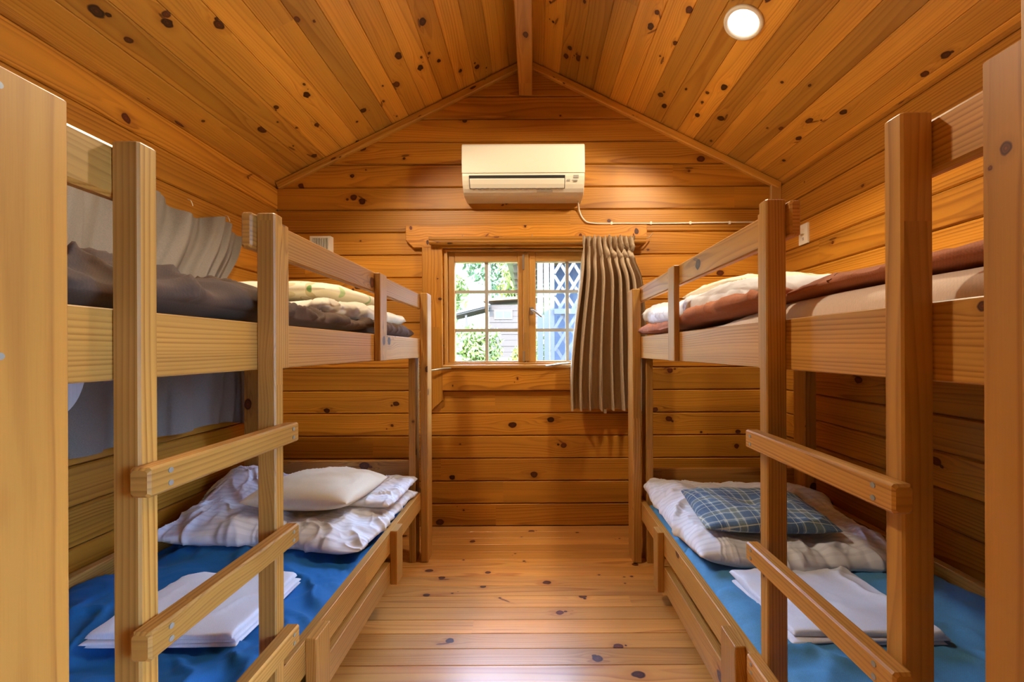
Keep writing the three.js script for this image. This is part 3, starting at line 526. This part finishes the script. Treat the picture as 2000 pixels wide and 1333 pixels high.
single('pillow', softSlab({ c: [[0.74, -1.56], [1.36, -1.58], [1.38, -2.1], [0.76, -2.08]], y0: 1.378, T: 0.10, p: 2.6, nu: 60, nv: 50, crease: folds(0.7, 6, 0.01, 181) }), F.leafyPale,
  'pale green patterned pillow above the reddish brown blanket', 'pillow', [1.06, 1.38, -1.83]);

// ------------------------------------------------------------------ curtains
function sheetMesh(nu, nv, f) {
  const P = [], U = [], I = [];
  for (let j = 0; j <= nv; j++) for (let i = 0; i <= nu; i++) { const [x, y, z, a, b] = f(i / nu, j / nv); P.push(x, y, z); U.push(a, b); }
  for (let j = 0; j < nv; j++) for (let i = 0; i < nu; i++) { const a = j * (nu + 1) + i; I.push(a, a + nu + 1, a + 1, a + 1, a + nu + 1, a + nu + 2); }
  const g = new THREE.BufferGeometry(); g.setAttribute('position', new THREE.Float32BufferAttribute(P, 3)); g.setAttribute('uv', new THREE.Float32BufferAttribute(U, 2)); g.setIndex(I); g.computeVertexNormals(); return g;
}
function curtainFold(g, d) {                                      // gives the cloth a back face d behind
  const b = g.clone(), p = b.attributes.position, n = b.attributes.normal, ix = b.index.array.slice();
  for (let i = 0; i < p.count; i++) p.setXYZ(i, p.getX(i) - n.getX(i) * d, p.getY(i) - n.getY(i) * d, p.getZ(i) - n.getZ(i) * d);
  for (let i = 0; i < ix.length; i += 3) { const t = ix[i + 1]; ix[i + 1] = ix[i + 2]; ix[i + 2] = t; }
  b.setIndex(Array.from(ix)); b.computeVertexNormals(); return mergeGeometries([g, b]);
}
{
  const g = thing('curtain', 'taupe pleated curtain gathered beside the casement window', 'curtain', [0.48, 0.783, ZB + 0.1]);
  const geo = sheetMesh(420, 60, (u, v) => {
    const y = mix(1.888 + 0.006 * Math.sin(u * 90), 0.783, v), h = sstep(0, 0.16, v);
    const l = mix(0.322, 0.236, sstep(0.02, 0.95, v)) - 0.012 * Math.sin(v * 3.1), r = mix(0.655, 0.735, Math.pow(v, 0.8)) - 0.035 * Math.exp(-((v - 0.13) ** 2) / 0.006);
    const ph = u * Math.PI * 2 * 8 + 1.1 * Math.sin(u * 7), top = Math.PI * 2 * 10 * u;
    const amp = mix(0.018, 0.044, h) * (0.75 + 0.5 * noise(u * 8, 3)) * (1 - 0.45 * Math.exp(-((v - 0.13) ** 2) / 0.003));
    const s = Math.sin(mix(top, ph + 0.25 * Math.sin(v * 4 + u * 5), h));
    return [mix(l, r, u) + 0.017 * Math.cos(ph) * h, y, ZB + 0.105 + amp * s + 0.012 * (noise(u * 12, v * 3) - 0.5), u * 0.9, v * 1.1];
  });
  part(g, 'cloth', curtainFold(geo, 0.003), F.taupe);
  const wt = boxGeo(0.452, 0.468, 0.762, 0.785, ZB + 0.10, ZB + 0.112); part(g, 'hem_weight', wt, F.taupe);
}
{
  const g = thing('curtain_rail', 'moulded wooden curtain rail under the window header', 'curtain rail', [-0.02, 1.86, ZB + 0.05]);
  const m = M.wall[1], fr = { o: [-0.665, 1.853, ZB + 0.083], A: [1, 0, 0], V: [0, 1, 0], D: [0, 0, 1] };
  part(g, 'rail', sweep([[0, -0.034], [0, -0.012], [0.010, -0.004], [0.022, -0.004], [0.03, 0.0], [0.042, 0.0], [0.046, -0.006], [0.046, -0.034]], () => 0, () => 1.40, fr, m.atlas, 0.05), m);
  part(g, 'end_hook', tube([[0.735, 1.885, ZB + 0.07], [0.755, 1.89, ZB + 0.065], [0.785, 1.925, ZB + 0.055]], 0.004), M.slat);
  for (const x of [-0.45, 0.0, 0.5]) part(g, 'hook', tube([[x, 1.898, ZB + 0.06], [x, 1.912, ZB + 0.06], [x, 1.916, ZB + 0.052]], 0.002, 10, 5), M.steel);
}
{
  const g = thing('curtain', 'grey-brown curtain sagging from its hooks on the side wall', 'curtain', [XL + 0.05, 0.787, -1.75]);
  const geo = sheetMesh(300, 70, (u, v) => {
    const z = -mix(1.14, 2.335 - 0.17 * Math.exp(-((v - 0.36) ** 2) / 0.04), u), sag = 0.055 * Math.pow(Math.abs(Math.sin(u * Math.PI * 3.4 + 0.4)), 1.4);
    const top = mix(1.872, 1.872 - 0.055 * sstep(0.84, 1, u), 1) - sag * (1 - sstep(0.8, 0.9, u)), bot = 0.79 - 0.03 * sstep(0.86, 1, u);
    const y = mix(top, bot, v), gather = sstep(0.78, 0.86, u), s0 = Math.sin(u * 30 + 1.3 * Math.sin(v * 2.2 + u * 9)), s = Math.sign(s0) * Math.pow(Math.abs(s0), 0.6), s2 = Math.sin(u * 120 + v * 2);
    const near = Math.exp(-v * 5) * Math.sin(u * 78) * 0.012;
    const push = sstep(0.30, 0.55, v) * (1 - sstep(0.6, 0.8, v));
    return [XL + 0.046 + 0.024 * s * mix(1, 0.5, push) + 0.012 * s2 * gather + near + 0.006 * (noise(u * 20, v * 8) - 0.5), y, z, u * 1.2, v * 1.1];
  });
  part(g, 'cloth', curtainFold(geo, 0.003), F.grey);
  for (let i = 0; i < 5; i++) { const z = -1.25 - i * 0.24; part(g, 'hook', tube([[XL + 0.055, 1.868, z], [XL + 0.045, 1.893, z], [XL + 0.03, 1.90, z]], 0.0022, 10, 5), M.outlet); }
}

// ------------------------------------------------------------------ air conditioner, cable, outlet, vent
{
  const x0 = -0.428, x1 = 0.325, g = thing('air_conditioner', 'ivory wall-mounted air conditioner above the window', 'air conditioner', [(x0 + x1) / 2, 2.125, ZB]);
  const ex = (pts, a, b, bev = 0.006) => { const e = new THREE.ExtrudeGeometry(new THREE.Shape(pts.map((p) => new THREE.Vector2(...p))), { depth: b - a - 2 * bev, bevelEnabled: true, bevelSize: bev * 0.7, bevelThickness: bev, bevelSegments: 2, curveSegments: 8 }); e.rotateY(-Math.PI / 2); e.scale(-1, 1, 1); const ix = e.index; const pos = e.attributes.position; 
    for (let i = 0; i < pos.count; i += 3) { for (const at of [e.attributes.position, e.attributes.normal]) { const t = [at.getX(i + 1), at.getY(i + 1), at.getZ(i + 1)]; at.setXYZ(i + 1, at.getX(i + 2), at.getY(i + 2), at.getZ(i + 2)); at.setXYZ(i + 2, ...t); } }
    e.translate(a + bev, 0, ZB); return e; };
  // profile: x = distance from the wall, y = height
  const low = [[0.196, 2.236], [0.196, 2.222], [0.190, 2.200], [0.180, 2.178], [0.166, 2.158], [0.148, 2.142], [0.125, 2.131], [0.09, 2.127]];
  part(g, 'body', ex([[0.004, 2.127], [0.004, 2.41], [0.18, 2.41], [0.184, 2.236], ...low], x0, x1, 0.005), M.plastic);
  part(g, 'front_panel', ex([[0.178, 2.243], [0.202, 2.243], [0.203, 2.25], [0.199, 2.405], [0.19, 2.418], [0.03, 2.418], [0.03, 2.412], [0.178, 2.408]], x0 - 0.001, x1 + 0.001, 0.004), M.plastic);
  part(g, 'air_slot', ex([[0.17, 2.225], [0.2008, 2.225], [0.2008, 2.222], [0.1948, 2.199], [0.1848, 2.1765], [0.171, 2.156], [0.15, 2.157]], -0.385, 0.205, 0.001), M.plasticGap);
  part(g, 'louver_flap', ex([[0.199, 2.2065], [0.1985, 2.201], [0.1885, 2.1765], [0.1755, 2.1575], [0.1725, 2.160], [0.186, 2.1785], [0.195, 2.2], [0.195, 2.2065]], -0.381, 0.201, 0.001), M.plastic);
  const dots = []; for (let i = 0; i < 16; i++) dots.push(boxGeo(-0.372 + i * 0.036, -0.372 + i * 0.036 + 0.022, 2.1525, 2.1565, ZB + 0.168, ZB + 0.1735)); part(g, 'vent_gap', mergeGeometries(dots), std('#7b6a58', 0.6));
  box(g, 'receiver_window', 0.256, 0.288, 2.209, 2.227, ZB + 0.19, ZB + 0.2005, M.grey);
  const marks = []; for (const [a, b, y] of [[0.216, 0.222, 2.199], [0.224, 0.236, 2.200], [0.216, 0.234, 2.193], [0.25, 0.262, 2.196], [0.264, 0.282, 2.197], [0.258, 0.28, 2.19]]) marks.push(boxGeo(a, b, y, y + 0.003, ZB + 0.182, ZB + 0.1955)); part(g, 'printed_mark', mergeGeometries(marks), M.grey);
  const st = boxGeo(0.03, 0.13, -0.009, 0.009, -0.0012, 0.0012); st.rotateX(0.95); st.translate(0, 2.144, ZB + 0.160); part(g, 'sticker', st, std('#b3a898', 0.5));
  for (const ch of g.children) ch.geometry.translate(0, 0.014, 0);
}
{
  const g = thing('power_cable', 'thin white cable running from the air conditioner along the planks', 'cable', [0.9, 2.0, ZB]);
  part(g, 'cord', tube([[0.300, 2.135, ZB + 0.05], [0.308, 2.10, ZB + 0.02], [0.315, 2.08, ZB + 0.012], [0.33, 2.045, ZB + 0.008], [0.36, 2.012, ZB + 0.008], [0.41, 2.0025, ZB + 0.006], [0.6, 2.001, ZB + 0.006], [0.9, 2.0, ZB + 0.006], [1.25, 2.004, ZB + 0.006], [1.5, 2.005, ZB + 0.008], [1.58, 2.0, ZB + 0.03], [1.615, 1.98, ZB + 0.08], [1.625, 1.935, ZB + 0.14], [1.618, 1.93, ZB + 0.20], [1.612, 1.885, ZB + 0.235], [1.622, 1.868, ZB + 0.243]], 0.0048, 160, 6), M.cable);
  for (const x of [0.52, 0.78, 1.04, 1.3]) box(g, 'clip', x, x + 0.012, 1.993, 2.011, ZB, ZB + 0.012, M.cable);
}
{
  const g = thing('wall_outlet', 'small white power outlet on the plank wall', 'outlet', [XR, 1.858, -2.47]);
  box(g, 'cover_plate', XR - 0.010, XR, 1.798, 1.918, -2.51, -2.43, M.outlet);
  box(g, 'plug', XR - 0.036, XR - 0.010, 1.858, 1.885, -2.484, -2.456, M.outlet);
  for (const y of [1.823, 1.832]) box(g, 'slot', XR - 0.0112, XR - 0.0098, y, y + 0.003, -2.476, -2.464, M.plasticGap);
}
{
  const g = thing('wall_vent', 'small ivory louvred vent box on the gable wall', 'vent', [-1.38, 1.79, ZB]);
  const a = -1.45, b = -1.315, y0 = 1.785, y1 = 1.917, z1 = ZB + 0.04;
  box(g, 'backing', a + 0.008, b - 0.008, y0 + 0.01, y1 - 0.01, ZB, ZB + 0.028, M.plasticGap);
  box(g, 'frame', a, b, y1 - 0.013, y1, ZB, z1, M.outlet); box(g, 'frame', a, b, y0, y0 + 0.013, ZB, z1, M.outlet); box(g, 'frame', a, a + 0.016, y0 + 0.013, y1 - 0.013, ZB, z1, M.outlet); box(g, 'frame', b - 0.016, b, y0 + 0.013, y1 - 0.013, ZB, z1, M.outlet);
  for (let i = 0; i < 9; i++) { const x = a + 0.0225 + i * 0.0112; box(g, 'louver', x, x + 0.004, y0 + 0.013, y1 - 0.013, ZB + 0.028, z1 - 0.002, M.outlet); }
}

// ------------------------------------------------------------------ outside
{
  const ground = new THREE.PlaneGeometry(160, 160, 60, 60); ground.rotateX(-Math.PI / 2);
  const p = ground.attributes.position;
  for (let i = 0; i < p.count; i++) { const x = p.getX(i), z = p.getZ(i); p.setY(i, -0.5 + 0.09 * Math.max(0, -z - 6) + 0.33 * Math.max(0, -z - 26) + 0.3 * (fbm(x * 0.3, z * 0.3) - 0.5)); }
  ground.computeVertexNormals();
  const m = new THREE.Mesh(ground, std('#4d5438', 0.95)); m.name = 'ground'; m.receiveShadow = true; m.userData = { kind: 'structure', label: 'grassy ground rising behind the cabin', category: 'ground' }; scene.add(m);
}
const hAt = (z) => -0.5 + 0.09 * Math.max(0, -z - 6) + 0.33 * Math.max(0, -z - 26);
function leaves(cx, cy, cz, rx, ry, rz, n, size, seed) {
  const r = rng(seed), P = [], I = [], v = new THREE.Vector3(), q = new THREE.Quaternion(), e = new THREE.Euler(), lumps = [];
  for (let k = 0; k < 9; k++) { const t = r() * 6.28, w = 0.55 * Math.sqrt(r()), h = r() * 1.3 - 0.65; lumps.push([w * Math.cos(t), h, w * Math.sin(t), 0.34 + 0.22 * r()]); }
  for (let i = 0; i < n; i++) {
    const L = lumps[i % 9], t = r() * 6.28, c = r() * 2 - 1, s = Math.sqrt(1 - c * c), rad = L[3] * (0.7 + 0.35 * r());
    const x = cx + rx * (L[0] + rad * s * Math.cos(t)), y = cy + ry * (L[1] + rad * c), z = cz + rz * (L[2] + rad * s * Math.sin(t));
    q.setFromEuler(e.set(r() * 6.28, r() * 6.28, r() * 6.28)); const k = size * (0.6 + 0.8 * r()), b = P.length / 3;
    for (const [a, d, f] of [[-1, 0, 0], [0, -0.42, 0.12], [1, 0, 0], [0, 0.42, 0.12]]) { v.set(a * k, d * k, f * k).applyQuaternion(q); P.push(x + v.x, y + v.y, z + v.z); }
    I.push(b, b + 1, b + 2, b, b + 2, b + 3);
  }
  const g = new THREE.BufferGeometry(); g.setAttribute('position', new THREE.Float32BufferAttribute(P, 3)); g.setIndex(I); g.computeVertexNormals(); return g;
}
const leafMat = ['#5c6426', '#767430', '#48552b', '#8c873b'].map((c) => new THREE.MeshPhysicalMaterial({ color: c, roughness: 0.8, side: THREE.DoubleSide }));
const barkMat = std('#6b5a48', 0.9);
{
  const trees = [[-6.6, 26, 3, 5.4, 0, 'broad green tree outside, behind the lean-to roof'], [-0.2, 28, 3, 6, 1, 'tall green tree outside, rising behind the small cabin'], [-3.6, 35, 3.6, 8.4, 2, 'large darker tree highest up the slope behind the cabin'],
    [5.4, 34, 3.6, 7.4, 0, 'leafy tree outside, hidden partly by the lattice screen'], [-12, 35, 3.8, 8, 2, 'leafy tree far outside, beyond the lean-to roof']];
  trees.forEach(([x, d, r, h, k, label], i) => {
    const b = hAt(-d), g = thing('hillside_tree', label, 'tree', [x, b, -d], 'hillside trees outside');
    part(g, 'crown', leaves(x, b + h * 0.6, -d, r, h * 0.5, r, 2600, 0.26, 900 + i), leafMat[k]);
    const tr = new THREE.CylinderGeometry(0.1, 0.18, h * 0.6, 8); tr.translate(x, b + h * 0.3, -d); part(g, 'trunk', tr, barkMat);
  });
  const bushes = [[-1.62, 7.2, 0.5, 1.3, 3, 'pale bush low outside, at the outer corner of the latched sash'], [-0.86, 6.4, 0.42, 1.2, 1, 'yellow-green bush low outside, nearest below the garden cabin'], [-0.12, 7.4, 0.42, 1.4, 3, 'pale bush low outside, beside the lattice screen post'],
    [-1.3, 9.6, 0.62, 1.75, 0, 'green bush outside, standing behind the nearest yellow-green bush'], [-0.1, 10.4, 0.6, 1.75, 1, 'yellow-green bush outside, below the cabin window'], [-2.75, 10.4, 0.75, 1.8, 0, 'green bush outside, below the lean-to roof'], [-4.2, 13.5, 0.9, 1.9, 2, 'dark bush outside, by the lean-to roof post']];
  bushes.forEach(([x, d, r, h, k, label], i) => {
    const b = hAt(-d), g = thing('garden_bush', label, 'bush', [x, b, -d], 'garden bushes outside');
    part(g, 'foliage', leaves(x, b + h * 0.52, -d, r, h * 0.55, r, 2400, 0.075, 700 + i), leafMat[k]);
    const st = new THREE.CylinderGeometry(0.02, 0.03, h * 0.7, 6); st.translate(x, b + h * 0.35, -d); part(g, 'stem', st, barkMat);
  });
}
{
  const z = -20, g = thing('garden_cabin', 'small wooden cabin with lean-to roof across the garden', 'cabin', [-1.2, hAt(z), z]);
  const wall = std('#35261a', 0.85), b = hAt(z);
  for (let i = 0; i < 9; i++) { const y0 = b + i * 0.29; box(g, 'wall_board', -2.1, 0.35, y0, y0 + 0.28, z - 0.02 * (i % 2), z - 1.9, wall); }
  const fr = box(g, 'window_frame', -1.85, -0.98, 2.66, 3.1, z + 0.04, z - 0.02, std('#77756f', 0.5)); box(fr, 'pane', -1.8, -1.43, 2.71, 3.05, z + 0.05, z + 0.03, std('#1c242c', 0.3)); box(fr, 'pane', -1.4, -1.03, 2.71, 3.05, z + 0.05, z + 0.03, std('#1c242c', 0.3));
  const rf = boxGeo(-2.4, 0.7, -0.06, 0.06, -1.4, 1.0); rf.rotateZ(0.06); rf.translate(0, 3.72, z - 0.8); part(g, 'roof', rf, std('#6a431f', 0.8));
  const aw = boxGeo(-1.0, 1.0, -0.04, 0.04, -1.0, 1.0); aw.rotateZ(0.24); aw.translate(-3.0, 3.1, z - 0.6); part(g, 'lean_to_roof', aw, std('#4c4036', 0.8));
  for (let i = 0; i < 6; i++) { const rt = boxGeo(-1.0, 1.0, -0.12, -0.05, -0.04, 0.04); rt.rotateZ(0.24); rt.translate(-3.0, 3.1, z + 0.3 - i * 0.36); part(g, 'rafter', rt, wall); }
  for (const x of [-3.9, -3.2]) box(g, 'roof_post', x - 0.05, x + 0.05, b, 2.85, z + 0.25, z + 0.15, wall);
}
{
  const z = -4.7, g = thing('lattice_screen', 'weathered diamond lattice screen outside the window', 'lattice screen', [0.6, -0.5, z]);
  const grey = std('#5a5456', 0.85);
  for (const [a, b] of [[0.059, 0.123], [0.135, 0.194], [0.206, 0.253]]) box(g, 'post_board', a, b, -0.5, 2.598, z, z - 0.05, grey);
  for (const [a, b] of [[1.634, 1.575], [1.035, 0.976], [2.245, 2.198], [0.483, 0.412]]) box(g, 'cross_bar', 0.253, 0.253 + 1.6, b, a, z + 0.02, z - 0.03, grey);
  const panel = (yt, yb) => {
    const h = yt - yb, x0 = 0.253, x1 = x0 + 1.6, step = 0.155, w = 0.034;
    for (const dir of [1, -1]) for (let t = -h; t < 1.6 + h; t += step) {
      const pts = []; for (const s of [0, 1]) { let x = dir > 0 ? x0 + t + s * h * 0.62 : x0 + t - s * h * 0.62 + 0.03; pts.push([x, yb + s * h]); }
      let [[ax, ay], [bx, by]] = pts; const cut = (px) => { const f = (px - ax) / (bx - ax); return ay + (by - ay) * f; };
      const lo = Math.min(ax, bx), hi = Math.max(ax, bx); if (hi < x0 || lo > x1) continue;
      const na = clamp(ax, x0, x1), nb = clamp(bx, x0, x1), ya = na === ax ? ay : cut(na), yb2 = nb === bx ? by : cut(nb), L = Math.hypot(nb - na, yb2 - ya); if (L < 0.05) continue;
      const s = boxGeo(-L / 2, L / 2, -w / 2, w / 2, -0.005, 0.005); s.rotateZ(Math.atan2(yb2 - ya, nb - na)); s.translate((na + nb) / 2, (ya + yb2) / 2, z - 0.01 + dir * 0.006); part(g, 'lattice_slat', s, grey);
    }
  };
  panel(2.198, 1.634); panel(1.575, 1.035); panel(0.976, 0.483);
  box(g, 'back_wall', 0.270, 0.270 + 1.8, -0.5, 2.598, z - 1.2, z - 1.25, std('#343845', 0.9));
}
{
  const g = thing('porch_roof', 'porch eave with a row of rafter ends above the lattice', 'porch roof', [0.4, 2.1, -6]);
  const wd = std('#5a4630', 0.85);
  for (let i = 0; i < 8; i++) { const z = -5.3 - i * 0.62, s = boxGeo(-0.35, 1.5, -0.05, 0.05, -0.05, 0.05); s.rotateZ(0.16); s.translate(0.10 - 0.02 * i, 2.36 + 0.02 * i, z); part(g, 'rafter', s, wd); }
  const rf = boxGeo(-0.42, 1.6, 0, 0.05, -2.8, 2.6); rf.rotateZ(0.16); rf.translate(0.06, 2.45, -7.2); part(g, 'roof_sheet', rf, std('#85765e', 0.8));
}

renderer.render(scene, camera);
